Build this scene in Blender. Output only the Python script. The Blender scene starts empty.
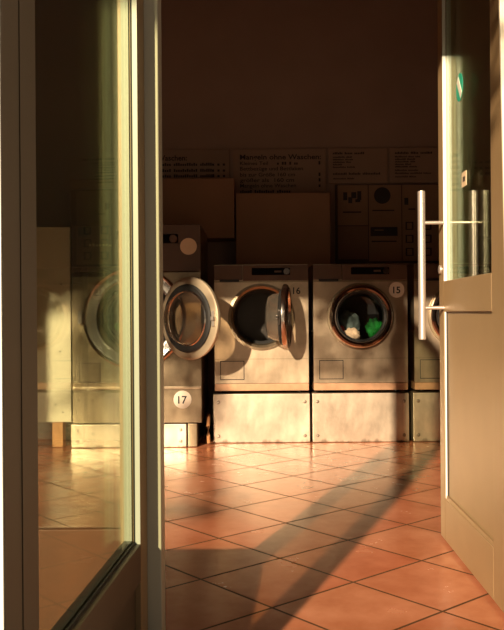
import bpy, bmesh, math, random
from mathutils import Vector, Matrix
random.seed(7)
sc = bpy.context.scene
C = sc.collection
PI = math.pi
R = math.radians

# ------------------------------------------------------------------ view maths
F = 831.0          # focal length in pixels of the 504 x 630 frame
CAMZ = 0.832
def PX(px, d): return (px - 252.0) / F * d
def PZ(py, d): return CAMZ + (313.0 - py) / F * d

# ------------------------------------------------------------------ materials
def new_mat(name):
    m = bpy.data.materials.new(name); m.use_nodes = True
    nt = m.node_tree
    return m, nt, nt.nodes['Principled BSDF'], nt.nodes['Material Output']

def plain(name, col, rough=0.5, metal=0.0, noise=0.0, nscale=30.0, bump=0.0, coat=0.0):
    m, nt, b, o = new_mat(name)
    b.inputs['Base Color'].default_value = (*col, 1)
    b.inputs['Roughness'].default_value = rough
    b.inputs['Specular IOR Level'].default_value = 0.1 if rough >= 0.9 else 0.5
    b.inputs['Metallic'].default_value = metal
    b.inputs['Coat Weight'].default_value = coat
    if noise > 0 or bump > 0:
        tc = nt.nodes.new('ShaderNodeTexCoord')
        n = nt.nodes.new('ShaderNodeTexNoise')
        n.inputs['Scale'].default_value = nscale
        n.inputs['Detail'].default_value = 5
        nt.links.new(tc.outputs['Object'], n.inputs['Vector'])
        if noise > 0:
            r = nt.nodes.new('ShaderNodeValToRGB')
            r.color_ramp.elements[0].position = 0.3
            r.color_ramp.elements[1].position = 0.72
            r.color_ramp.elements[0].color = (*[c * (1 - noise) for c in col], 1)
            r.color_ramp.elements[1].color = (*[min(1, c * (1 + noise)) for c in col], 1)
            nt.links.new(n.outputs['Fac'], r.inputs['Fac'])
            nt.links.new(r.outputs['Color'], b.inputs['Base Color'])
        if bump > 0:
            bp = nt.nodes.new('ShaderNodeBump')
            bp.inputs['Strength'].default_value = bump
            bp.inputs['Distance'].default_value = 0.01
            nt.links.new(n.outputs['Fac'], bp.inputs['Height'])
            nt.links.new(bp.outputs['Normal'], b.inputs['Normal'])
    return m

def steel(name, col, rough=0.42, metal=0.75, stain=0.0, foot_shade=0.0, wave=0.10):
    """brushed sheet steel with faint smears; optional shadow blobs painted along the foot"""
    m, nt, b, o = new_mat(name)
    tc = nt.nodes.new('ShaderNodeTexCoord')
    mp = nt.nodes.new('ShaderNodeMapping'); mp.inputs['Scale'].default_value = (1.2, 1.2, 0.7)
    n = nt.nodes.new('ShaderNodeTexNoise'); n.inputs['Scale'].default_value = 5; n.inputs['Detail'].default_value = 7
    n.inputs['Roughness'].default_value = 0.62
    r = nt.nodes.new('ShaderNodeValToRGB')
    r.color_ramp.elements[0].position = 0.32; r.color_ramp.elements[1].position = 0.7
    k = 0.16 + stain
    r.color_ramp.elements[0].color = (*[c * (1 - k) for c in col], 1)
    r.color_ramp.elements[1].color = (*[min(1, c * (1 + k * 0.6)) for c in col], 1)
    nt.links.new(tc.outputs['Object'], mp.inputs['Vector'])
    nt.links.new(mp.outputs['Vector'], n.inputs['Vector'])
    nt.links.new(n.outputs['Fac'], r.inputs['Fac'])
    out = r.outputs['Color']
    if foot_shade > 0:  # paints a ragged row of shadow blobs just above the floor
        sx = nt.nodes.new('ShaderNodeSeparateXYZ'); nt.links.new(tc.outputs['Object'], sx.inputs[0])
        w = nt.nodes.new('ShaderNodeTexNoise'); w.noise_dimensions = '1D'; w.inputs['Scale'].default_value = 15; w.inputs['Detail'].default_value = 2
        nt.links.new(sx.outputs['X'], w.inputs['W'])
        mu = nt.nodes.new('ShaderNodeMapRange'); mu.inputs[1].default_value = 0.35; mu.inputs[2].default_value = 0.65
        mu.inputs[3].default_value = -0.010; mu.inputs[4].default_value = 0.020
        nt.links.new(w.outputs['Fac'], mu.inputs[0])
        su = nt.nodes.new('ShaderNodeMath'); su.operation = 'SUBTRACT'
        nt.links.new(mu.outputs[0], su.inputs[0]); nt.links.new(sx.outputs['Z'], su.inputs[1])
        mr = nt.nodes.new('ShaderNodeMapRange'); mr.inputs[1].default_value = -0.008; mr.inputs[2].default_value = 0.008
        mr.inputs[3].default_value = 0; mr.inputs[4].default_value = foot_shade
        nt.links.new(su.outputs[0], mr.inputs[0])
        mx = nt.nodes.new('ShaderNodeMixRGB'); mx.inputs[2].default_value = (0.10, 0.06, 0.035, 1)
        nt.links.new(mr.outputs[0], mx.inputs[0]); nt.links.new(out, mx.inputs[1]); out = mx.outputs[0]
    nt.links.new(out, b.inputs['Base Color'])
    wv = nt.nodes.new('ShaderNodeTexNoise'); wv.inputs['Scale'].default_value = 3.2; wv.inputs['Detail'].default_value = 3
    nt.links.new(mp.outputs['Vector'], wv.inputs['Vector'])
    bp = nt.nodes.new('ShaderNodeBump'); bp.inputs['Strength'].default_value = wave; bp.inputs['Distance'].default_value = 0.05
    nt.links.new(wv.outputs['Fac'], bp.inputs['Height']); nt.links.new(bp.outputs['Normal'], b.inputs['Normal'])
    b.inputs['Metallic'].default_value = metal
    rr = nt.nodes.new('ShaderNodeMapRange'); rr.inputs[3].default_value = rough - 0.07; rr.inputs[4].default_value = rough + 0.1
    nt.links.new(n.outputs['Fac'], rr.inputs[0]); nt.links.new(rr.outputs[0], b.inputs['Roughness'])
    return m

def glass(name, tint, gloss=(1, 1, 1), rough=0.0, sun_haze=0.0, boost=1.0):
    """thin architectural glass: clear transmission plus Fresnel reflection"""
    m, nt, b, o = new_mat(name)
    nt.nodes.remove(b)
    t = nt.nodes.new('ShaderNodeBsdfTransparent'); t.inputs[0].default_value = (*tint, 1)
    g = nt.nodes.new('ShaderNodeBsdfGlossy'); g.inputs['Roughness'].default_value = rough; g.inputs[0].default_value = (*gloss, 1)
    ge = nt.nodes.new('ShaderNodeNewGeometry')
    mr = nt.nodes.new('ShaderNodeMapRange'); mr.inputs[3].default_value = 1.5; mr.inputs[4].default_value = 1 / 1.5
    nt.links.new(ge.outputs['Backfacing'], mr.inputs[0])
    fr = nt.nodes.new('ShaderNodeFresnel'); nt.links.new(mr.outputs[0], fr.inputs['IOR'])
    fac = fr.outputs[0]
    if boost != 1.0:
        mm = nt.nodes.new('ShaderNodeMath'); mm.operation = 'MULTIPLY'; mm.use_clamp = True; mm.inputs[1].default_value = boost
        nt.links.new(fac, mm.inputs[0]); fac = mm.outputs[0]
    mx = nt.nodes.new('ShaderNodeMixShader')
    nt.links.new(fac, mx.inputs[0]); nt.links.new(t.outputs[0], mx.inputs[1]); nt.links.new(g.outputs[0], mx.inputs[2])
    out = mx.outputs[0]
    if sun_haze > 0:
        df = nt.nodes.new('ShaderNodeBsdfTranslucent'); df.inputs[0].default_value = (0.9, 0.8, 0.66, 1)  # tan diffuse share stands in for sunlight refracted in the bowl
        di = nt.nodes.new('ShaderNodeBsdfDiffuse'); di.inputs[0].default_value = (0.9, 0.8, 0.66, 1)
        m1 = nt.nodes.new('ShaderNodeMixShader'); nt.links.new(df.outputs[0], m1.inputs[1]); nt.links.new(di.outputs[0], m1.inputs[2])
        m2 = nt.nodes.new('ShaderNodeMixShader'); m2.inputs[0].default_value = sun_haze
        nt.links.new(out, m2.inputs[1]); nt.links.new(m1.outputs[0], m2.inputs[2]); out = m2.outputs[0]
    nt.links.new(out, o.inputs['Surface'])
    return m

def floor_mat():
    m, nt, b, o = new_mat('terracotta_tiles')
    L = nt.links.new
    tc = nt.nodes.new('ShaderNodeTexCoord')
    br = nt.nodes.new('ShaderNodeTexBrick')
    br.offset = 0.0; br.squash = 1.0; br.squash_frequency = 1
    br.inputs['Scale'].default_value = 1.0
    br.inputs['Brick Width'].default_value = 0.335
    br.inputs['Row Height'].default_value = 0.335
    br.inputs['Mortar Size'].default_value = 0.0046
    br.inputs['Mortar Smooth'].default_value = 0.15
    br.inputs['Color1'].default_value = (0.47, 0.138, 0.062, 1)
    br.inputs['Color2'].default_value = (0.54, 0.205, 0.10, 1)
    br.inputs['Mortar'].default_value = (0.11, 0.055, 0.026, 1)
    L(tc.outputs['Object'], br.inputs['Vector'])
    n = nt.nodes.new('ShaderNodeTexNoise'); n.inputs['Scale'].default_value = 4.5; n.inputs['Detail'].default_value = 8; n.inputs['Roughness'].default_value = 0.6
    L(tc.outputs['Object'], n.inputs['Vector'])
    rp = nt.nodes.new('ShaderNodeValToRGB')
    rp.color_ramp.elements[0].position = 0.3; rp.color_ramp.elements[1].position = 0.72
    rp.color_ramp.elements[0].color = (0.74, 0.64, 0.55, 1); rp.color_ramp.elements[1].color = (1.12, 1.22, 1.36, 1)
    L(n.outputs['Fac'], rp.inputs['Fac'])
    mul = nt.nodes.new('ShaderNodeMixRGB'); mul.blend_type = 'MULTIPLY'; mul.inputs[0].default_value = 1
    L(br.outputs['Color'], mul.inputs[1]); L(rp.outputs['Color'], mul.inputs[2])
    L(mul.outputs[0], b.inputs['Base Color'])
    inv = nt.nodes.new('ShaderNodeMath'); inv.operation = 'SUBTRACT'; inv.inputs[0].default_value = 1
    L(br.outputs['Fac'], inv.inputs[1])
    ad = nt.nodes.new('ShaderNodeMath'); ad.operation = 'MULTIPLY_ADD'; ad.inputs[1].default_value = 0.0
    L(n.outputs['Fac'], ad.inputs[0]); L(inv.outputs[0], ad.inputs[2])
    bp = nt.nodes.new('ShaderNodeBump'); bp.inputs['Strength'].default_value = 0.3; bp.inputs['Distance'].default_value = 0.002
    L(ad.outputs[0], bp.inputs['Height']); L(bp.outputs['Normal'], b.inputs['Normal'])
    rr = nt.nodes.new('ShaderNodeMapRange'); rr.inputs[3].default_value = 0.15; rr.inputs[4].default_value = 0.34
    L(n.outputs['Fac'], rr.inputs[0]); L(rr.outputs[0], b.inputs['Roughness'])
    b.inputs['Specular IOR Level'].default_value = 0.6
    cw = nt.nodes.new('ShaderNodeMath'); cw.operation = 'MULTIPLY'; cw.inputs[1].default_value = 0.30; L(inv.outputs[0], cw.inputs[0]); L(cw.outputs[0], b.inputs['Coat Weight'])
    sw = nt.nodes.new('ShaderNodeMath'); sw.operation = 'MULTIPLY'; sw.inputs[1].default_value = 0.6; L(inv.outputs[0], sw.inputs[0]); L(sw.outputs[0], b.inputs['Specular IOR Level'])
    b.inputs['Coat Roughness'].default_value = 0.26; b.inputs['Coat IOR'].default_value = 1.5
    return m

def perforated():
    m, nt, b, o = new_mat('perforated_drum_steel')
    L = nt.links.new
    tc = nt.nodes.new('ShaderNodeTexCoord')
    v = nt.nodes.new('ShaderNodeTexVoronoi'); v.inputs['Scale'].default_value = 55; v.inputs['Randomness'].default_value = 0.05
    L(tc.outputs['Object'], v.inputs['Vector'])
    r = nt.nodes.new('ShaderNodeValToRGB'); r.color_ramp.elements[0].position = 0.22; r.color_ramp.elements[1].position = 0.3
    r.color_ramp.elements[0].color = (0.01, 0.01, 0.01, 1); r.color_ramp.elements[1].color = (0.055, 0.047, 0.04, 1)
    L(v.outputs['Distance'], r.inputs['Fac']); L(r.outputs['Color'], b.inputs['Base Color'])
    b.inputs['Metallic'].default_value = 0.85; b.inputs['Roughness'].default_value = 0.3
    return m

M = dict(
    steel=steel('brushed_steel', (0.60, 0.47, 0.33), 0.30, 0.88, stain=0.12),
    steel_dull=steel('shade_dimmed_steel', (0.33, 0.255, 0.165), 0.30, 0.88, stain=0.2),  # darker steel copy, foliage shade on the large washer put into its colour
    plinth=steel('plinth_steel', (0.64, 0.53, 0.41), 0.34, 0.8, stain=0.12, foot_shade=0.55),
    trim=plain('tan_trim', (0.36, 0.20, 0.11), 0.5, 0.2, noise=0.1),
    panel=plain('brown_panel', (0.115, 0.060, 0.033), 0.5, 0.0, noise=0.12, nscale=12),
    panel_dark=plain('dark_brown_panel', (0.105, 0.060, 0.036), 0.5, 0.0, noise=0.1, nscale=12),
    black=plain('black_plastic', (0.012, 0.011, 0.010), 0.35),
    rubber=plain('black_rubber', (0.009, 0.008, 0.007), 0.7),
    screen=plain('display_black', (0.004, 0.004, 0.004), 0.9),
    seam=plain('seam_line', (0.03, 0.022, 0.015), 0.7),
    chrome=plain('chrome', (0.80, 0.76, 0.70), 0.16, 1.0),
    chrome_dark=plain('dark_chrome', (0.20, 0.17, 0.15), 0.14, 1.0),
    ring=plain('cream_enamel_ring', (0.52, 0.42, 0.29), 0.34, 0.55),
    drum=perforated(),
    tub=plain('dark_tub', (0.05, 0.042, 0.036), 0.4, 0.6),
    bowl=glass('door_bowl_glass', (0.80, 0.68, 0.52), boost=1.7, sun_haze=0.05),
    bowl_open=glass('clear_bowl_glass', (0.88, 0.82, 0.72), boost=1.7, sun_haze=0.08),
    bowl_dark=glass('smoked_bowl_glass', (0.90, 0.87, 0.82), boost=1.0),
    sticker=plain('white_sticker', (0.86, 0.76, 0.62), 0.5),
    sticker_tan=plain('faded_sticker', (0.74, 0.56, 0.36), 0.5),
    ink=plain('black_ink', (0.012, 0.011, 0.010), 0.5),
    screw=plain('screw_head', (0.36, 0.30, 0.24), 0.35, 0.9),
    floor=floor_mat(),
    wall=plain('brown_wall', (0.37, 0.265, 0.205), 0.85, noise=0.06, nscale=3),
    ceil=plain('dim_ceiling', (0.30, 0.21, 0.16), 0.9),
    facade=plain('facade_plaster', (0.45, 0.40, 0.33), 0.9, noise=0.08),
    pave=plain('grey_pavement', (0.20, 0.18, 0.16), 0.9, noise=0.2, nscale=6),
    frame=plain('beige_door_paint', (0.31, 0.205, 0.10), 0.42, 0.1, noise=0.05, nscale=6),
    frame_dark=plain('brown_door_paint', (0.075, 0.052, 0.031), 0.5, 0.0, noise=0.05, nscale=5),
    gasket=plain('glazing_gasket', (0.012, 0.010, 0.009), 0.6),
    bead=plain('pale_glazing_bead', (0.66, 0.70, 0.66), 0.35, 0.0),
    spacer=plain('grey_green_spacer', (0.33, 0.355, 0.29), 0.5, 0.2),
    black_frame=plain('black_frame_paint', (0.007, 0.006, 0.005), 0.9),
    reflection_rail=plain('floor_reflection_red', (0.115, 0.040, 0.014), 0.6, noise=0.1, nscale=8),  # red-brown stands in for the lit floor mirrored in the door glass
    post=plain('grey_post_paint', (0.58, 0.56, 0.44), 0.45, 0.1),
    pane=glass('door_glass', (0.935, 0.95, 0.91), (0.96, 1.0, 0.90), boost=0.65),
    pane_street=glass('street_door_glass', (0.87, 0.885, 0.82), (0.96, 1.0, 0.90), boost=0.5),
    pane_clear=glass('shop_glass', (0.99, 0.995, 0.985), boost=0.8),
    hsteel=plain('polished_handle_steel', (0.66, 0.58, 0.50), 0.32, 0.75),
    board=plain('brown_sign_board', (0.36, 0.245, 0.17), 0.6, noise=0.05, nscale=5),
    board_edge=plain('dark_board', (0.085, 0.055, 0.04), 0.7),
    signink=plain('sign_ink', (0.035, 0.026, 0.022), 0.6),
    paper=plain('tan_paper', (0.36, 0.225, 0.135), 0.8, noise=0.05, nscale=8),
    paper_dark=plain('brown_paper', (0.27, 0.155, 0.095), 0.8, noise=0.05, nscale=8),
    box=plain('brown_box', (0.36, 0.20, 0.11), 0.7, noise=0.06, nscale=4),
    cream=plain('cream_paint', (0.74, 0.66, 0.50), 0.5, noise=0.04, nscale=3),
    wood=plain('orange_wood', (0.50, 0.24, 0.09), 0.55, noise=0.2, nscale=14),
    green=plain('green_cloth', (0.012, 0.36, 0.05), 0.85, noise=0.35, nscale=25, bump=0.6),
    teal=plain('grey_blue_cloth', (0.16, 0.24, 0.25), 0.85, noise=0.4, nscale=25, bump=0.6),
    pink=plain('cream_cloth', (0.75, 0.60, 0.45), 0.85, noise=0.2, nscale=25, bump=0.6),
    red=plain('red_cloth', (0.55, 0.09, 0.08), 0.85, noise=0.2, nscale=25, bump=0.6),
    sgreen=plain('teal_green_sticker', (0.02, 0.36, 0.22), 0.5),
    white=plain('white_print', (0.75, 0.70, 0.58), 0.5),
    hose=plain('orange_hose', (0.42, 0.20, 0.08), 0.5),
    leaf=plain('shrub_leaf', (0.10, 0.16, 0.04), 0.6),
)

# ------------------------------------------------------------------ mesh helpers
class MB:
    def __init__(s): s.bm = bmesh.new()
    def box(s, x0, x1, y0, y1, z0, z1, bev=0.0, seg=2):
        r = bmesh.ops.create_cube(s.bm, size=1.0)
        vs = r['verts']
        bmesh.ops.scale(s.bm, vec=(abs(x1-x0), abs(y1-y0), abs(z1-z0)), verts=vs)
        bmesh.ops.translate(s.bm, vec=((x0+x1)/2, (y0+y1)/2, (z0+z1)/2), verts=vs)
        if bev > 0:
            es = set()
            for v in vs: es.update(v.link_edges)
            bmesh.ops.bevel(s.bm, geom=list(es), offset=bev, segments=seg, profile=0.5, affect='EDGES')
        return s
    def lathe(s, prof, c=(0, 0, 0), axis='Y', seg=64, close=False):
        """prof: list of (radius, along); revolved round the axis through c"""
        rings = []
        for r, a in prof:
            ring = []
            if r < 1e-6:
                p = {'Y': (c[0], c[1]+a, c[2]), 'Z': (c[0], c[1], c[2]+a), 'X': (c[0]+a, c[1], c[2])}[axis]
                ring = [s.bm.verts.new(p)]
            else:
                for i in range(seg):
                    t = 2*PI*i/seg; u, w = r*math.cos(t), r*math.sin(t)
                    p = {'Y': (c[0]+u, c[1]+a, c[2]+w), 'Z': (c[0]+u, c[1]+w, c[2]+a), 'X': (c[0]+a, c[1]+u, c[2]+w)}[axis]
                    ring.append(s.bm.verts.new(p))
            rings.append(ring)
        pairs = list(zip(rings[:-1], rings[1:]))
        if close: pairs.append((rings[-1], rings[0]))
        for A, B in pairs:
            for i in range(seg):
                j = (i+1) % seg
                if len(A) == 1 and len(B) == 1: continue
                if len(A) == 1: s.bm.faces.new((A[0], B[i], B[j]))
                elif len(B) == 1: s.bm.faces.new((A[i], A[j], B[0]))
                else: s.bm.faces.new((A[i], A[j], B[j], B[i]))
        return s
    def tube(s, pts, r, seg=10, cap=True):
        pts = [Vector(p) for p in pts]; rings = []
        for i, p in enumerate(pts):
            d = (pts[min(i+1, len(pts)-1)] - pts[max(i-1, 0)]).normalized()
            a = d.cross(Vector((0, 0, 1)))
            if a.length < 1e-3: a = d.cross(Vector((1, 0, 0)))
            a.normalize(); b = d.cross(a)
            rings.append([s.bm.verts.new(p + a*r*math.cos(2*PI*k/seg) + b*r*math.sin(2*PI*k/seg)) for k in range(seg)])
        for A, B in zip(rings[:-1], rings[1:]):
            for k in range(seg):
                s.bm.faces.new((A[k], A[(k+1) % seg], B[(k+1) % seg], B[k]))
        if cap: s.bm.faces.new(rings[0][::-1]); s.bm.faces.new(rings[-1])
        return s
    def plate_hole(s, x0, x1, z0, z1, cx, cz, r, y, t, seg=64):
        """upright sheet with a round hole, front face at y, thickness t"""
        angs = [2*PI*i/seg for i in range(seg)]
        for X in (x0, x1):
            for Z in (z0, z1):
                a = math.atan2(Z-cz, X-cx) % (2*PI)
                i = min(range(len(angs)), key=lambda k: abs((angs[k]-a+PI) % (2*PI) - PI)); angs[i] = a
        angs.sort()
        def edge(a):
            c, q = math.cos(a), math.sin(a); k = 1e9
            if c > 1e-9: k = min(k, (x1-cx)/c)
            if c < -1e-9: k = min(k, (x0-cx)/c)
            if q > 1e-9: k = min(k, (z1-cz)/q)
            if q < -1e-9: k = min(k, (z0-cz)/q)
            return cx+c*k, cz+q*k
        n = len(angs)
        def ring(f, yy): return [s.bm.verts.new((f(a)[0], yy, f(a)[1])) for a in angs]
        ci = lambda a: (cx+r*math.cos(a), cz+r*math.sin(a))
        A, B, Cc, D = ring(edge, y), ring(ci, y), ring(ci, y+t), ring(edge, y+t)
        for P, Q in ((A, B), (B, Cc), (Cc, D), (D, A)):
            for i in range(n):
                j = (i+1) % n; s.bm.faces.new((P[i], P[j], Q[j], Q[i]))
        return s
    def build(s, name, mat, parent=None, loc=(0, 0, 0), smooth=35):
        bmesh.ops.remove_doubles(s.bm, verts=s.bm.verts, dist=1e-6)
        bmesh.ops.recalc_face_normals(s.bm, faces=s.bm.faces)
        me = bpy.data.meshes.new(name)
        if smooth:
            for f in s.bm.faces: f.smooth = True
            for e in s.bm.edges:
                if len(e.link_faces) == 2 and e.calc_face_angle(0) > R(smooth): e.smooth = False
        s.bm.to_mesh(me); s.bm.free()
        o = bpy.data.objects.new(name, me); C.objects.link(o)
        me.materials.append(M[mat] if isinstance(mat, str) else mat)
        o.location = loc
        if parent: o.parent = parent
        if smooth:
            wm = o.modifiers.new('weighted_normals', 'WEIGHTED_NORMAL'); wm.weight = 50; wm.keep_sharp = True
        return o

def tag(o, label, cat, group=None, kind=None):
    o['label'] = label; o['category'] = cat
    if group: o['group'] = group
    if kind: o['kind'] = kind
    return o
def thing(name, label, cat, loc=(0, 0, 0), rz=0.0, group=None, kind=None):
    o = bpy.data.objects.new(name, None); C.objects.link(o)
    o.location = loc; o.rotation_euler = (0, 0, rz); o.empty_display_size = 0.1
    return tag(o, label, cat, group, kind)

def text_bm(bm, body, x, z, y, height, width=None, align='LEFT', bold=0.0):
    """lettering standing in the XZ plane, facing -Y, merged into bm"""
    cu = bpy.data.curves.new('lettering', 'FONT'); cu.body = body; cu.size = 1.0; cu.extrude = 0.004; cu.offset = bold; cu.resolution_u = 3
    o = bpy.data.objects.new('lettering', cu); C.objects.link(o)
    dg = bpy.context.evaluated_depsgraph_get(); dg.update()
    me = bpy.data.meshes.new_from_object(o.evaluated_get(dg))
    xs = [v.co.x for v in me.vertices]; w = max(xs)-min(xs)
    sz = height / 0.72
    sx = sz if width is None else width / w
    off = {'LEFT': -min(xs)*sx, 'CENTER': -(min(xs)+max(xs))/2*sx, 'RIGHT': -max(xs)*sx}[align]
    me.transform(Matrix.Translation((x+off, y, z)) @ Matrix.Rotation(PI/2, 4, 'X') @ Matrix.Diagonal((sx, sz, 0.25, 1)))
    bm.bm.from_mesh(me)
    bpy.data.objects.remove(o); bpy.data.meshes.remove(me); bpy.data.curves.remove(cu)

def word_bars(mb, x, z, y, words, h):
    """a line of print too small to read: short bars the length of its words"""
    for w in words:
        n = max(1, round(w / (h*.72)))
        for i in range(n):
            t = h * random.choice((.72, .72, .75, 1.0, 1.0))
            mb.box(x + i*w/n, x + (i+.74)*w/n, y-0.001, y, z, z+t)
        x += w + h*0.8

# ------------------------------------------------------------------ camera
cam = bpy.data.cameras.new('camera'); co = bpy.data.objects.new('camera', cam); C.objects.link(co)
cam.sensor_fit = 'VERTICAL'; cam.sensor_height = 36.0; cam.sensor_width = 36.0*504/630
cam.lens = 36.0*F/630; cam.shift_y = -2.0/630; cam.clip_start = 0.02
co.location = (0, 0, CAMZ)
co.rotation_euler = (Matrix.Rotation(PI/2, 3, 'X') @ Matrix.Rotation(R(-0.4), 3, 'Z')).to_euler()
sc.camera = co

# ------------------------------------------------------------------ light
TAN_AZ, TAN_EL = 0.376, 0.330
ch = math.hypot(1, TAN_AZ)
sun = bpy.data.lights.new('sun', 'SUN'); so = bpy.data.objects.new('sun', sun); C.objects.link(so)
so.rotation_euler = Vector((TAN_AZ/ch, 1/ch, -TAN_EL)).to_track_quat('-Z', 'Y').to_euler()
so.location = (-3, -6, 4)
sun.energy = 11.5; sun.color = (1.0, 0.78, 0.54); sun.angle = R(0.9)
w = bpy.data.worlds.new('evening_sky'); sc.world = w; w.use_nodes = True
nt = w.node_tree; bg = nt.nodes['Background']
tc = nt.nodes.new('ShaderNodeTexCoord'); sx = nt.nodes.new('ShaderNodeSeparateXYZ'); rp = nt.nodes.new('ShaderNodeValToRGB')
nt.links.new(tc.outputs['Generated'], sx.inputs[0]); nt.links.new(sx.outputs['Z'], rp.inputs['Fac'])
rp.color_ramp.elements[0].color = (1.0, 0.73, 0.48, 1); rp.color_ramp.elements[1].color = (0.62, 0.62, 0.66, 1); rp.color_ramp.elements[1].position = 0.6
nt.links.new(rp.outputs['Color'], bg.inputs['Color']); bg.inputs['Strength'].default_value = 0.17

# ------------------------------------------------------------------ setting
YF, YB, ZC = 2.10, 6.30, 3.4
XL, XR = -3.0, 3.0
ang = math.atan2(0.648, 0.762)
fo = Vector((-0.166, 2.60, 0.0))
mb = MB(); rot = Matrix.Rotation(-ang, 3, 'Z')
vs = [mb.bm.verts.new(rot @ (Vector((x, y, 0)) - fo)) for x, y in ((XL, YF+.04), (XR, YF+.04), (XR, YB), (XL, YB))]
mb.bm.faces.new(vs)
lo = [mb.bm.verts.new(v.co + Vector((0, 0, -0.1))) for v in vs]
mb.bm.faces.new(lo[::-1])
for i in range(4): mb.bm.faces.new((vs[i], lo[i], lo[(i+1) % 4], vs[(i+1) % 4]))
fl = mb.build('floor', 'floor', loc=fo, smooth=0); fl.rotation_euler = (0, 0, ang)
tag(fl, 'terracotta tile floor laid diagonally', 'floor', kind='structure')
def struct(o, label, cat): return tag(o, label, cat, kind='structure')
struct(MB().box(XL, XR, YB, YB+.15, 0, ZC).build('wall_back', 'wall'), 'dark brown back wall behind the machines', 'wall')
struct(MB().box(XL-.15, XL, YF, YB+.15, 0, ZC).build('wall_left', 'wall'), 'brown left side wall of the laundry', 'wall')
struct(MB().box(XR, XR+.15, YF, YB+.15, 0, ZC).build('wall_right', 'wall'), 'brown right side wall of the laundry', 'wall')
struct(MB().box(XL-.15, XR+.15, YF, YB+.15, ZC, ZC+.15).build('ceiling', 'ceil'), 'dim ceiling of the laundry', 'ceiling')
struct(MB().box(XL-.15, XR+.15, YF-.02, YF+.06, 2.055, ZC)
       .box(XL-.15, -2.48, YF-.02, YF+.06, 0, 2.055).box(0.72, XR+.15, YF-.02, YF+.06, 0, 2.055).build('wall_front', 'facade'),
       'street front wall around the entrance', 'wall')
struct(MB().box(-8, 8, -12, YF+.04, -0.12, -0.02).build('pavement', 'pave'), 'grey pavement outside the entrance', 'pavement')

# posts of the entrance
struct(MB().box(-0.300, -0.228, YF-.04, YF+.04, 0, 2.055, .004).build('trim_1', 'post'), 'beige metal post between open glass door and doorway', 'door post')
jb = struct(MB().box(0, .095, 0, .012, -1.5, .575, .003).build('trim_2', 'cream', loc=(0.621, YF-.04, 1.5)), 'pale metal edge of the doorway beside the beige door', 'door jamb')
jb.rotation_euler = (0, R(-0.8), 0)

# shop window left of the doorway
wn = thing('window_1', 'tall shop window left of the doorway with a low bottom rail', 'window', (0, YF, 0), kind='structure')
MB().box(-2.48, -.300, 0, .024, 0, .288, .004).build('bottom_rail', 'reflection_rail', wn)
MB().box(-2.48, -.300, 0, .04, 2.044, 2.055, .003).build('top_rail', 'black_frame', wn)
MB().box(-2.48, -2.43, 0, .04, .288, 2.044, .004).build('side_rail', 'black_frame', wn)
MB().box(-2.43, -.300, .016, .022, .288, 2.044).build('pane', 'pane_clear', wn)

# left leaf: glass door swung out towards the street
dirx = -0.0714
d1 = thing('door_1', 'tall glazed door swung outward on the left, dark brown frame', 'door', (-0.262, 2.055, 0), math.atan2(-1, dirx), kind='structure')
LW, SN, SF, T = 0.955, 0.140, 0.08, 0.05
RT = 0.285
MB().box(0, SF, -T, 0, .012, 2.03, .003).build('stile', 'frame', d1)
MB().box(LW-SN, LW, -T, 0, .012, 2.03, .004).box(LW-SN*.52, LW-SN*.47, -.001, .0015, .012, 2.03).build('stile', 'frame_dark', d1)
MB().box(LW, LW+.004, -T+.002, -.001, .012, 2.03, .001).build('edge_strip', 'bead', d1)
MB().box(SF, LW-SN, -T, 0, .195, RT, .004).build('bottom_rail', 'frame_dark', d1)
MB().box(SF, LW-SN, -T, 0, 1.96, 2.03, .004).build('top_rail', 'frame_dark', d1)
MB().box(SF, LW-SN, -T+.006, -.014, .012, .195).build('kick_panel', 'frame_dark', d1)
g1 = MB()
for y in (-.021, -.043): g1.box(SF, LW-SN, y, y+.004, RT, 1.96)
g1.build('double_glazing', 'pane_street', d1, smooth=0)
MB().box(SF, SF+.004, -.017, -.013, RT, 1.96).box(SF, LW-SN, -.017, -.013, RT, RT+.006).build('gasket', 'gasket', d1)
MB().box(SF, LW-SN, -.039, -.021, RT, RT+.008).build('sill_spacer', 'gasket', d1)
MB().box(SF, SF+.006, -.039, -.021, RT+.008, 1.96).build('spacer_bar', 'spacer', d1)
MB().box(SF, SF+.003, -.013, -.001, RT, 1.96).build('glazing_bead', 'bead', d1)

# right leaf: door pushed inward, handle side deep in the room
d2 = thing('door_2', 'beige door pushed inward on the right, glazed above solid panel', 'door', (0.676, 2.165, 0), math.atan2(1, 0.0128), kind='structure')
W2, HS, FS = 0.885, 0.19, 0.075
MB().box(0, HS, -T, 0, .012, 2.03, .004).build('stile', 'frame', d2)
MB().box(W2-FS, W2, -T, 0, .012, 2.03, .004).build('stile', 'frame', d2)
MB().box(HS, W2-FS, -T, 0, .832, .942, .004).build('middle_rail', 'frame', d2)
MB().box(HS, W2-FS, -T, 0, .012, .165, .004).build('bottom_rail', 'frame', d2)
MB().box(HS, W2-FS, -T, 0, 1.97, 2.03, .004).build('top_rail', 'frame', d2)
MB().box(HS, W2-FS, -T+.008, -.010, .165, .832).build('lower_panel', 'frame', d2)
MB().box(W2-FS-.012, W2-FS, -.010, -.002, .165, .832, .001).build('panel_bead', 'bead', d2)
MB().box(HS, W2-FS-.012, -.010, -.003, .165, .176, .001).build('panel_moulding', 'frame', d2)
MB().box(W2-FS-.018, W2-FS-.012, -.010, -.006, .176, .832).build('panel_groove', 'gasket', d2)
g2 = MB()
for y in (-.016, -.036): g2.box(HS, W2-FS, y, y+.004, .942, 1.97)
g2.build('double_glazing', 'pane', d2, smooth=0)
MB().box(W2-FS-.006, W2-FS, -.032, -.016, .942, 1.97).build('spacer_bar', 'spacer', d2)
MB().box(W2-FS-.003, W2-FS, -.012, -.001, .942, 1.97).build('glazing_bead', 'bead', d2)
hx, hy = 0.805, 0.078
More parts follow.
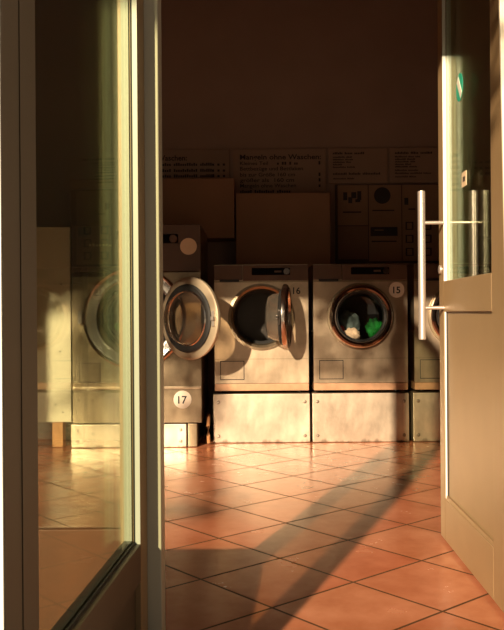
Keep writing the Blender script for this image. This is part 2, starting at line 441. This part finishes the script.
ph = MB().lathe([(0, -.265), (.0125, -.265), (.0133, -.262), (.0133, .262), (.0125, .265), (0, .265)], axis='Z', seg=28).build('pull_handle', 'hsteel', d2, loc=(hx, hy, .998))
ph.rotation_euler = (0, R(0), 0)
for z in (1.150, .846):
    MB().lathe([(0, 0), (.0065, 0), (.0065, .074), (0, .074)], axis='Y', seg=16).build('standoff', 'hsteel', ph, loc=(0, -hy, z-.998))
MB().lathe([(0, 0), (.016, 0), (.016, .006), (.010, .008), (0, .008)], c=(W2-.03, 0, .985), axis='Y', seg=20).build('lock_cylinder', 'hsteel', d2)
s2 = MB().lathe([(0, 0), (.046, 0), (.046, .001), (0, .001)], c=(.600, -.0125, 1.578), axis='Y', seg=36).build('round_sticker', 'sgreen', d2)
s2['label'] = 'teal green round sticker with pale diagonal band'
b2 = MB().box(-.040, .040, 0, .0014, -.013, .013).build('diagonal_band', 'white', s2, loc=(.600, -.0118, 1.578)); b2.rotation_euler = (0, R(-52), 0)
s3 = MB().box(-.032, .032, 0, .001, -.024, .024).build('notice_sticker', 'sticker_tan', d2, loc=(.545, -.0122, 1.264)); s3['label'] = 'small tan sticker with a dark mark'
MB().box(-.016, .016, 0, .0016, -.008, .008).build('dark_mark', 'frame_dark', s3)

# ------------------------------------------------------------------ washing machines
def washer_door(root, hinge, r_out, r_gl, ang, off, kind):
    """door on a vertical hinge axis; closed it lies in -X from the hinge, front face towards -Y"""
    c = -off
    si = r_gl-.014 if kind == 'small' else r_gl-.032
    mb = MB().lathe([(r_gl, -.012), (r_gl+.006, -.026), ((r_gl+r_out)/2, -.034), (r_out-.006, -.026), (r_out, -.012), (r_out, .004), (r_out-.012, .010), (r_gl+.004, .010)],
                    c=(c, 0, 0), seg=72, close=True)
    d = mb.build('door', 'chrome_dark' if kind == 'small' else 'ring', root, loc=hinge)
    d.rotation_euler = (0, 0, ang)
    ri = MB().lathe([(r_out-.007, -.027), (r_out-.002, -.024), (r_out+.003, -.014), (r_out+.003, .002), (r_out-.002, .004), (r_out-.002, -.012)], c=(c, 0, 0), seg=72, close=True)
    ri.lathe([(r_gl-.004, -.014), (r_gl, -.028), (r_gl+.006, -.028), (r_gl+.002, -.014)], c=(c, 0, 0), seg=72, close=True) if kind == 'small' else None
    ri.build('rim', 'chrome' if kind == 'small' else 'ring', d)
    MB().lathe([(r_gl+.004, .010), (r_gl+.010, .020), (r_gl-.002, .028), (si+.002, .020), (si, -.008), (r_gl, -.012)], c=(c, 0, 0), seg=72, close=True).build('door_seal', 'rubber', d)
    rb = si+.002
    dp = .115 if kind == 'small' and ang else .085
    MB().lathe([(rb, -.006), (rb, .02), (rb*.95, dp*.6), (rb*.84, dp*.86), (rb*.6, dp*.97), (0, dp)], c=(c, 0, 0), seg=64).build('glass_bowl', 'bowl' if kind != 'small' else ('bowl_open' if ang else 'bowl_dark'), d)
    if kind != 'small':
        MB().lathe([(si, .020), (si+.005, .024), (si, .030), (si-.006, .024)], c=(c, 0, 0), seg=72, close=True).build('seal_ring', 'chrome', d)
    lx = c - (r_out+r_gl)/2
    MB().box(lx-.010, lx+.010, .008, .022, -.045, .045, .003).box(lx-.016, lx+.004, .018, .034, -.012, .012, .003).build('latch', 'chrome_dark' if kind == 'small' else 'hsteel', d)
    MB().box(min(c+r_out-.02, -.004), .012, -.010, .014, -.05, .05, .004).build('hinge_arm', 'chrome_dark', d)
    MB().lathe([(0, -.055), (.008, -.055), (.008, .055), (0, .055)], c=(.004, 0, 0), axis='Z', seg=14).build('hinge_pin', 'chrome', d)
    return d

def sticker(root, x, z, y, r, txt, mat='sticker'):
    s = MB().lathe([(0, -.0015), (r, -.0015), (r, 0), (0, 0)], c=(0, 0, 0), seg=40).build('number_sticker' if txt else 'round_sticker', mat, root, loc=(x, y, z))
    if txt:
        t = MB(); text_bm(t, txt, 0, -r*.43, -.0022, r*.86, align='CENTER', bold=.015)
        t.build('number', 'ink', s, smooth=0)
    return s

SP = 0.0064
def small_washer(num, X, label, ang, laundry=False):
    W, H, D = .602, .82, .66
    t = thing('washing_machine', label, 'washing machine', (X, 5.32, .322), group='row of small washing machines')
    cz, hw, ro, rg = .484, W/2, .200, .162
    # cabinet with a round opening in its front sheet
    b = MB().plate_hole(-hw, hw, .06, .712, 0, cz, rg+.028, 0, .012)
    b.box(-hw, hw, .012, D, .06, .075).box(-hw, hw, .012, D, .70, H).box(-hw, -hw+.012, .012, D, .075, .70).box(hw-.012, hw, .012, D, .075, .70).box(-hw+.012, hw-.012, D-.012, D, .075, .70)
    b.build('cabinet', 'steel', t, smooth=30)
    MB().box(-hw, hw, -.006, .4, .012, .058, .003).build('base_trim', 'trim', t)
    for x in (-hw+.06, hw-.06):
        MB().lathe([(0, 0), (.02, 0), (.02, .012), (0, .012)], c=(x, .08, 0), axis='Z', seg=16).build('foot', 'black', t)
    p = MB().box(-hw+.185, hw, -.008, .012, .716, H-.004, .003).build('control_panel', 'panel', t)
    MB().box(-hw, hw, -.004, .012, .706, .716).build('shadow_joint', 'steel_dull', t)
    dr = MB().box(-hw, -hw+.182, -.010, .012, .722, H-.004, .003).build('detergent_drawer', 'panel_dark', t)
    MB().box(-hw+.035, -hw+.16, -.013, -.002, .708, .724, .002).build('drawer_grip', 'black', dr)
    ds = MB().box(-.06, .185, -.011, -.006, .752, .797, .004).build('display', 'screen', p)
    MB().box(.085, .13, -.0125, -.010, .768, .780, .001).build('indicator_window', 'panel', ds)
    MB().lathe([(0, -.022), (.020, -.022), (.024, -.012), (.024, -.008), (0, -.008)], c=(.162, 0, .774), seg=28).build('program_knob', 'chrome_dark', p)
    # service flap: thin frame line with its own lid
    fx0, fx1, fz0, fz1 = -hw+.035, -hw+.19, .082, .205
    f = MB().box(fx0, fx1, -.0015, 0, fz0, fz1).build('service_flap', 'seam', t)
    MB().box(fx0+.005, fx1-.005, -.003, -.001, fz0+.005, fz1-.005, .0008).build('flap_lid', 'steel', f)
    MB().box(-hw, hw, -.0008, .0005, .214, .2165).build('panel_seam', 'steel_dull', t)
    # collar, drum
    MB().lathe([(rg+.052, -.001), (rg+.050, -.010), (rg+.034, -.012), (rg+.020, -.002), (rg+.012, .05), (rg+.020, .055), (rg+.028, .012), (rg+.030, -.0005)], c=(0, 0, cz), seg=72, close=True).build('porthole_collar', 'steel_dull', t)
    MB().lathe([(rg+.018, .05), (rg+.006, .06), (rg-.006, .075), (rg+.004, .09), (rg+.03, .09), (rg+.03, .05)], c=(0, 0, cz), seg=72, close=True).build('door_gasket', 'rubber', t)
    dm = MB().lathe([(rg+.02, .095), (rg+.065, .11), (rg+.07, .42), (rg+.05, .45), (.06, .452), (0, .452)], c=(0, 0, cz), seg=72).build('drum', 'drum', t)
    for k in range(3):
        a = R(90 + 120*k + 25)
        rb = MB().box(-.022, .022, .13, .42, -(rg+.068), -(rg+.015), .014, 3).build('drum_rib', 'chrome_dark', dm, loc=(0, 0, cz))
        rb.rotation_euler = (0, a, 0)
    washer_door(t, (ro-.040, -.018, cz), ro, rg, ang, ro-.040, 'small')
    sticker(t, hw-(.074 if num == '16' else .068), .652, -.0005, .050, num, 'steel' if num == '16' else 'sticker')
    return t

def plinth(X, label, w=.618):
    t = thing('plinth_box', label, 'plinth', (X, 5.32, 0), group='steel plinths under the small washers')
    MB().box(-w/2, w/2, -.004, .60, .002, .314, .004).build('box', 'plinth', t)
    for x in (-w/2+.032, w/2-.032):
        for z in (.045, .262):
            MB().lathe([(0, -.009), (.008, -.008), (.011, -.005), (.011, -.0035), (0, -.0035)], c=(x, 0, z), seg=16).build('screw', 'screw', t)
    return t

small_washer('16', .060, 'steel washing machine numbered 16 with its porthole door standing wide open', R(83))
small_washer('15', .694, 'steel washing machine numbered 15 with closed door and green laundry inside', 0)
small_washer('14', 1.339, 'steel washing machine half hidden behind the handle of the beige door', 0)
plinth(.058, 'bright steel plinth under washing machine 16')
plinth(.692, 'steel plinth under washing machine 15')
plinth(1.337, 'steel plinth at the foot of the beige door, mostly hidden')

# laundry in machine 15
def cloth(name, label, c, s, mat, seed, cat='laundry'):
    bm = bmesh.new(); bmesh.ops.create_icosphere(bm, subdivisions=4, radius=1)
    rnd = random.Random(seed); ks = [(Vector((rnd.uniform(-1, 1), rnd.uniform(-1, 1), rnd.uniform(-1, 1))).normalized(), rnd.uniform(4, 11), rnd.uniform(0, 6)) for _ in range(7)]
    for v in bm.verts:
        n = v.co.normalized(); f = 1 + .5*sum(abs(math.sin(k.dot(n)*q+p)) for k, q, p in ks)/7 - .25
        f += .10*math.sin(9*n.x+4*n.z+seed)
        v.co = Vector((n.x*f*s[0], n.y*f*s[1], n.z*f*s[2]))
    m = MB(); m.bm.free(); m.bm = bm
    return tag(m.build(name, mat, loc=c, smooth=80), label, cat, 'laundry inside washing machine 15')
X15, Z15 = .694, .806
cloth('green_cloth', 'bright green crumpled cloth in the drum of washing machine 15', (X15+.112, 5.465, Z15-.080), (.052, .040, .060), 'green', 3)
cloth('grey_blue_cloth', 'grey blue crumpled cloth left of the green one in washing machine 15', (X15-.055, 5.545, Z15-.060), (.070, .036, .085), 'teal', 5)
cloth('cream_cloth', 'cream crumpled cloth at the lower left of the drum of machine 15', (X15-.040, 5.455, Z15-.120), (.050, .030, .040), 'pink', 8)
cloth('red_cloth', 'small red cloth peeping from behind the cream one in machine 15', (X15-.105, 5.475, Z15-.090), (.018, .026, .030), 'red', 9)

# big washer 17
def big_washer():
    W, D = .800, .80
    s = .00621
    y0 = 5.16
    cx = -.717
    t = thing('large_washing_machine', 'large steel washing machine numbered 17 with its round door swung wide open', 'washing machine', (cx, y0, .152))
    hw = W/2; zb = 0.0
    ztop, zp, zl = 1.233, .941, .214          # relative to the body's foot
    pcx, cz, rg = -.012, .655, .215
    b = MB().plate_hole(-hw, hw, zl+.006, zp-.006, pcx, cz, rg+.03, 0, .014)
    b.box(-hw, hw, .014, D, 0, .016).box(-hw, hw, .014, D, ztop-.02, ztop).box(-hw, -hw+.014, .014, D, .016, ztop-.02).box(hw-.014, hw, .014, D, .016, ztop-.02).box(-hw+.014, hw-.014, D-.014, D, .016, ztop-.02)
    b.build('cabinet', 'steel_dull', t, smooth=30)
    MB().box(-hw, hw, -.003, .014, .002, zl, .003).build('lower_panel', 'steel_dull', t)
    MB().box(-hw, hw, -.010, .004, zl-.002, zl+.014, .003).build('ledge', 'steel', t)
    p = MB().box(-hw, hw, -.003, .014, zp, ztop, .004).build('control_panel', 'panel_dark', t)
    MB().box(-hw, hw, -.005, -.0025, 1.030+.085, 1.033+.085).build('panel_joint', 'seam', p)
    ds = MB().box(.05, .262, -.009, -.002, 1.118, 1.172, .006).build('display', 'screen', p)
    MB().lathe([(0, -.018), (.022, -.018), (.026, -.009), (0, -.009)], c=(.232, 0, 1.145), seg=28).build('program_knob', 'panel_dark', p)
    MB().box(-.36, -.285, -.006, -.002, 1.16, 1.215, .003).build('coin_slot', 'black', p)
    lt = MB(); x = -.290
    for k, h in enumerate((.020, .020, .012, .012, .014, .020, .010)):
        lt.box(x, x+.013, -.0045, -.003, 1.10, 1.10+h); x += .0205
    lt.build('maker_lettering', 'sticker_tan', p)
    rs = sticker(t, (189-252)*s-cx, PZ(246, y0)-.152, -.0045, .052, None, 'sticker_tan'); rs['label'] = 'blank tan round sticker'
    MB().box(.17, hw, -.006, 0, zp-.045, zp-.004, .002).build('filter_cover', 'steel_dull', t)
    MB().box(-hw, .168, -.003, 0, zp-.030, zp-.005).build('shadow_joint', 'seam', t)
    f = MB().box(-.36, -.225, -.0015, 0, .255, .375).build('service_flap', 'seam', t)
    MB().box(-.355, -.230, -.003, -.001, .260, .370, .0008).build('flap_lid', 'steel_dull', f)
    MB().lathe([(rg+.105, -.001), (rg+.103, -.016), (rg+.092, -.022), (rg+.078, -.012), (rg+.040, -.010), (rg+.022, -.004), (rg+.014, .06), (rg+.022, .066), (rg+.032, .014), (rg+.034, -.0005)], c=(pcx, 0, cz), seg=80, close=True).build('porthole_collar', 'chrome', t)
    MB().lathe([(rg+.020, .06), (rg+.006, .07), (rg-.008, .085), (rg+.004, .10), (rg+.03, .10), (rg+.03, .06)], c=(pcx, 0, cz), seg=72, close=True).build('door_gasket', 'rubber', t)
    dm = MB().lathe([(rg+.02, .105), (rg+.075, .12), (rg+.08, .52), (rg+.06, .55), (.06, .56), (0, .53)], c=(pcx, 0, cz), seg=72).build('drum', 'drum', t)
    for k in range(3):
        rb = MB().box(-.026, .026, .15, .52, -(rg+.078), -(rg+.01), .016, 3).build('drum_rib', 'chrome_dark', dm, loc=(pcx, 0, cz)); rb.rotation_euler = (0, R(60+120*k), 0)
    MB().box(-.36, -.335, -.035, -.002, .62, .70, .004).build('door_catch', 'chrome', t)
    washer_door(t, (-.524-cx, -.030, PZ(318, 4.95)-.152), .247, .196, R(137), .200, 'big')
    sticker(t, (182-252)*s-cx, PZ(399, y0)-.152, -.0045, .056, '17')
    hs = MB(); hs.tube([(.43, .25, .02), (.434, .16, .03), (.436, .10, .02), (.436, .07, -.03), (.436, .08, -.09), (.438, .09, -.138)], .011)
    hs.build('drain_hose', 'hose', t)
    return t
big_washer()
t = thing('plinth_box', 'low worn steel plinth under the large washing machine 17', 'plinth', (-.717, 5.16, 0))
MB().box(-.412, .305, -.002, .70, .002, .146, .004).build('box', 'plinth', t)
MB().box(.312, .372, .004, .66, .002, .148, .006).build('corner_bracket', 'steel_dull', t)
for x in (-.37, .270):
    for z in (.04, .11): MB().lathe([(0, -.008), (.008, -.007), (.010, -.004), (0, -.002)], c=(x, 0, z), seg=16).build('screw', 'screw', t)

# cream cabinet at the far left, on wooden legs
t = thing('tall_cabinet', 'tall cream cabinet on wooden legs left of washing machine 17', 'cabinet', (-1.40, 5.19, 0))
MB().box(-.27, .268, 0, .5, .158, 1.378, .004).build('body', 'cream', t)
for x in (-.20, .178): MB().box(x-.034, x+.034, .01, .09, .001, .158, .004).build('leg', 'wood', t)
for x, z in ((.20, .60), (.17, .27), (.215, .22), (.21, 1.02)): MB().lathe([(0, -.003), (.006, -.002), (.006, 0), (0, 0)], c=(x, 0, z), seg=12).build('screw', 'seam', t)

# ------------------------------------------------------------------ wall covers, signs, notices
def wallbox(x0, x1, y0, y1, d, dep, label, bot_skew=0):
    X0, X1 = PX(x0, d), PX(x1, d)
    return tag(MB().box(X0, X1, d, YB-.001, PZ(y1, d), PZ(y0, d), .006).build('wall_cover', 'box'), label, 'wall cover', 'brown boxed covers on the back wall')
wallbox(236.5, 331, 193, 300, 5.99, 0, 'brown boxed wall cover behind washing machine 16')
wallbox(70, 235, 178, 238, 5.97, 0, 'brown boxed wall cover above washing machine 17')

DS = YB-.025
def board(x0, x1, y0, y1, label):
    t = thing('price_board', label, 'sign', (PX((x0+x1)/2, DS), DS, PZ(y1, DS)), group='row of price boards on the back wall')
    w2 = PX(x1, DS)-PX(x0, DS); h = PZ(y0, DS)-PZ(y1, DS)
    MB().box(-w2/2, w2/2, 0, .0249, 0, h, .003).build('panel', 'board', t)
    return t, w2, h
k = DS/F
t, w2, h = board(136, 230.5, 149, 200, 'brown price board headed Waschen above the washing machine 17')
m = MB(); L0 = lambda px: PX(px, DS)-t.location.x; Z0 = lambda py: PZ(py, DS)-t.location.z
text_bm(m, 'Waschen:', L0(158), Z0(160), -.001, 5.4*k, width=30*k, bold=.02)
for y in (165.5, 171.5, 177):
    word_bars(m, L0(142), Z0(y), -.001, [10*k, 18*k, 24*k, 12*k], 3.0*k)
    word_bars(m, L0(213), Z0(y), -.001, [3*k, 3*k, 3*k], 3.0*k)
m.build('lettering', 'signink', t, smooth=0)
t, w2, h = board(234, 327, 149, 200, 'brown price board headed Mangeln ohne Waschen above washing machine 16')
for txt, y, wd, hh, b in (('Mangeln ohne Waschen:', 159.5, 81, 5.0, .02), ('Kleines Teil', 165, 28, 3.6, .01), ('Bettbezüge und Bettlaken', 170.5, 63, 3.8, .012), ('bis zur Größe 160 cm', 176.5, 55, 3.8, .012), ('größer als  160 cm', 182, 54, 3.8, .012), ('Mangeln ohne Waschen', 187.5, 56, 3.8, .012)):
    m = MB(); text_bm(m, txt, L0(241), Z0(y), -.001, hh*k, width=wd*k, bold=b); m.build('text_line', 'signink', t, smooth=0)
m = MB()
word_bars(m, L0(241), Z0(193), -.001, [12*k, 20*k, 14*k], 3*k)
word_bars(m, L0(278), Z0(165), -.001, [2.5*k, 5*k, 2.5*k, 4*k], 3.0*k)
m.build('lettering', 'signink', t, smooth=0)
m = MB()
for y in (165, 176.5, 182, 187.5): word_bars(m, L0(319.5), Z0(y), -.001, [2.6*k], 3.4*k)
m.build('price_column', 'signink', t, smooth=0)
t, w2, h = board(329.5, 388.5, 149, 184, 'brown board of small print above washing machine 15')
m = MB()
for y, ws in ((155, [10, 8, 10]), (158.5, [12, 6]), (161, [11, 8]), (163.5, [12, 5]), (166, [9]), (168.5, [13, 8]), (175.5, [14, 12, 18]), (180, [13, 7])):
    word_bars(m, L0(334), Z0(y), -.001, [q*k for q in ws], (2.2 if y in (155, 175.5) else 1.5)*k)
m.build('lettering', 'signink', t, smooth=0)
t, w2, h = board(390.5, 452, 149, 184, 'brown board of small print nearest the beige door')
m = MB()
for y, ws in ((155, [14, 8, 12]), (158.5, [12, 6, 5]), (161, [11, 8]), (163.5, [14, 5]), (166, [9, 6]), (168.5, [13, 8]), (172, [12, 10]), (175, [14, 12, 8]), (178.5, [13, 7])):
    word_bars(m, L0(396), Z0(y), -.001, [q*k for q in ws], (2.2 if y == 155 else 1.5)*k)
m.build('lettering', 'signink', t, smooth=0)

t = thing('notice_board', 'dark notice board with three tan paper notices above washing machine 15', 'notice board', (PX(390, DS), DS, PZ(264, DS)))
L0 = lambda px: PX(px, DS)-t.location.x; Z0 = lambda py: PZ(py, DS)-t.location.z
MB().box(L0(336), L0(446), 0, .0249, Z0(264), Z0(185), .003).build('panel', 'board_edge', t)
def paper(x0, x1, y0, y1, mat='paper'):
    return MB().box(L0(x0), L0(x1), -.003, 0, Z0(y1), Z0(y0)).build('paper_notice', mat, t, smooth=0)
def onpaper(p, name='printing'):
    m = MB(); return m
p = paper(338.5, 368.5, 186, 226); m = MB()
for a, b_, c_, d_ in ((344, 348, 193, 201), (349, 353, 198, 204), (352, 357, 193, 199), (358, 362, 192, 201), (356, 361, 200, 203)):
    m.box(L0(a), L0(b_), -.0045, -.003, Z0(d_), Z0(c_))
m.box(L0(343.5), L0(362), -.0045, -.003, Z0(213.6), Z0(212.2)); m.build('printing', 'signink', p)
paper(338.5, 368.5, 227, 260, 'paper_dark')
p = paper(369.5, 402, 186, 262); m = MB()
m.lathe([(0, -.0045), (8.3*k, -.0045), (8.3*k, -.003), (0, -.003)], c=(L0(383), 0, Z0(196.5)), seg=32).build('round_picture', 'signink', p)
m = MB().box(L0(371), L0(398), -.0045, -.003, Z0(237), Z0(228)).build('dark_label', 'signink', p)
MB().box(L0(373), L0(395), -.0045, -.003, Z0(212), Z0(210.8)).build('print_line', 'signink', p)
MB().box(L0(372), L0(397), -.0045, -.003, Z0(243), Z0(241.6)).build('print_line', 'signink', p)
MB().box(L0(375), L0(384), -.006, -.0045, Z0(231.6), Z0(230.6)).build('pale_line', 'paper', p)
p = paper(403, 440, 186, 262)
for y in (227, 240, 253):
    for x in (410, 428):
        m = MB()
        m.box(L0(x-4), L0(x+4), -.0045, -.003, Z0(y+4), Z0(y+3)); m.box(L0(x-4), L0(x+4), -.0045, -.003, Z0(y-3), Z0(y-4))
        m.box(L0(x-4), L0(x-2.5), -.0045, -.003, Z0(y+3), Z0(y-3)); m.box(L0(x+2.5), L0(x+4), -.0045, -.003, Z0(y+3), Z0(y-3))
        m.build('icon', 'signink', p)
MB().box(L0(405), L0(409), -.0045, -.003, Z0(206), Z0(199)).build('print_mark', 'signink', p)
MB().box(L0(409), L0(416), -.0045, -.003, Z0(211), Z0(209.6)).build('print_line', 'signink', p)

# ------------------------------------------------------------------ unseen tree added to dapple the sun on washers and right door
tr = thing('added_shade_tree', 'unseen slender tree added outside the shop to dapple the sunlight', 'tree', (-3.9, -1.2, -0.02))
tk = MB()
tk.tube([(0, 0, 0), (.03, .02, 1.2), (.0, .03, 2.4), (.08, .05, 3.6)], .045, 10)
tk.tube([(0, .03, 2.35), (.7, .15, 2.75), (1.5, .2, 3.0), (2.4, .2, 3.1), (3.4, .2, 3.2)], .014, 8)
tk.tube([(.02, .03, 1.5), (.8, .15, 1.62), (1.95, .2, 1.62)], .009, 8)
tk.build('trunk', 'wood', tr)
lf = MB(); rnd = random.Random(4)
def leaves(c, r, n, size, square=False):
    for _ in range(n):
        while True:
            p = Vector((rnd.uniform(-1, 1), rnd.uniform(-1, 1), rnd.uniform(-1, 1)))
            if square or p.length < 1: break
        q = Vector((c[0]+p.x*r[0]+3.9, c[1]+p.y*r[1]+1.2, c[2]+p.z*r[2]))
        m = Matrix.Rotation(rnd.uniform(0, 6.3), 3, 'Z') @ Matrix.Rotation(rnd.uniform(0, 6.3), 3, 'X') @ Matrix.Rotation(rnd.uniform(0, 6.3), 3, 'Y')
        a = size*rnd.uniform(.7, 1.3)
        f = [lf.bm.verts.new(q + m @ Vector(v)) for v in ((-a, 0, 0), (-.3*a, .35*a, .06*a), (.4*a, .3*a, .05*a), (a, 0, -.1*a), (.4*a, -.3*a, .05*a), (-.3*a, -.35*a, .06*a))]
        lf.bm.faces.new(f)
leaves((-1.69, -1.0, 3.03), (.31, .2, .36), 330, .06, True)
leaves((-2.98, -1.0, 2.85), (.42, .2, .50), 640, .06, True)
leaves((-0.54, -1.0, 2.90), (.10, .10, .36), 110, .05, True)
leaves((-1.95, -1.0, 1.64), (.26, .2, .10), 46, .045)
leaves((-3.85, -1.1, 3.6), (.7, .6, .6), 500, .07)
lf.build('foliage', 'leaf', tr, smooth=0)

# ------------------------------------------------------------------ view settings
vs_ = sc.view_settings
vs_.view_transform = 'Standard'; vs_.look = 'None'; vs_.gamma = 1.0; vs_.exposure = 0.0; vs_.use_curve_mapping = False
sc.cycles.transparent_max_bounces = 32
sc.cycles.max_bounces = 16
sc.cycles.glossy_bounces = 10
sc.cycles.use_denoising = True
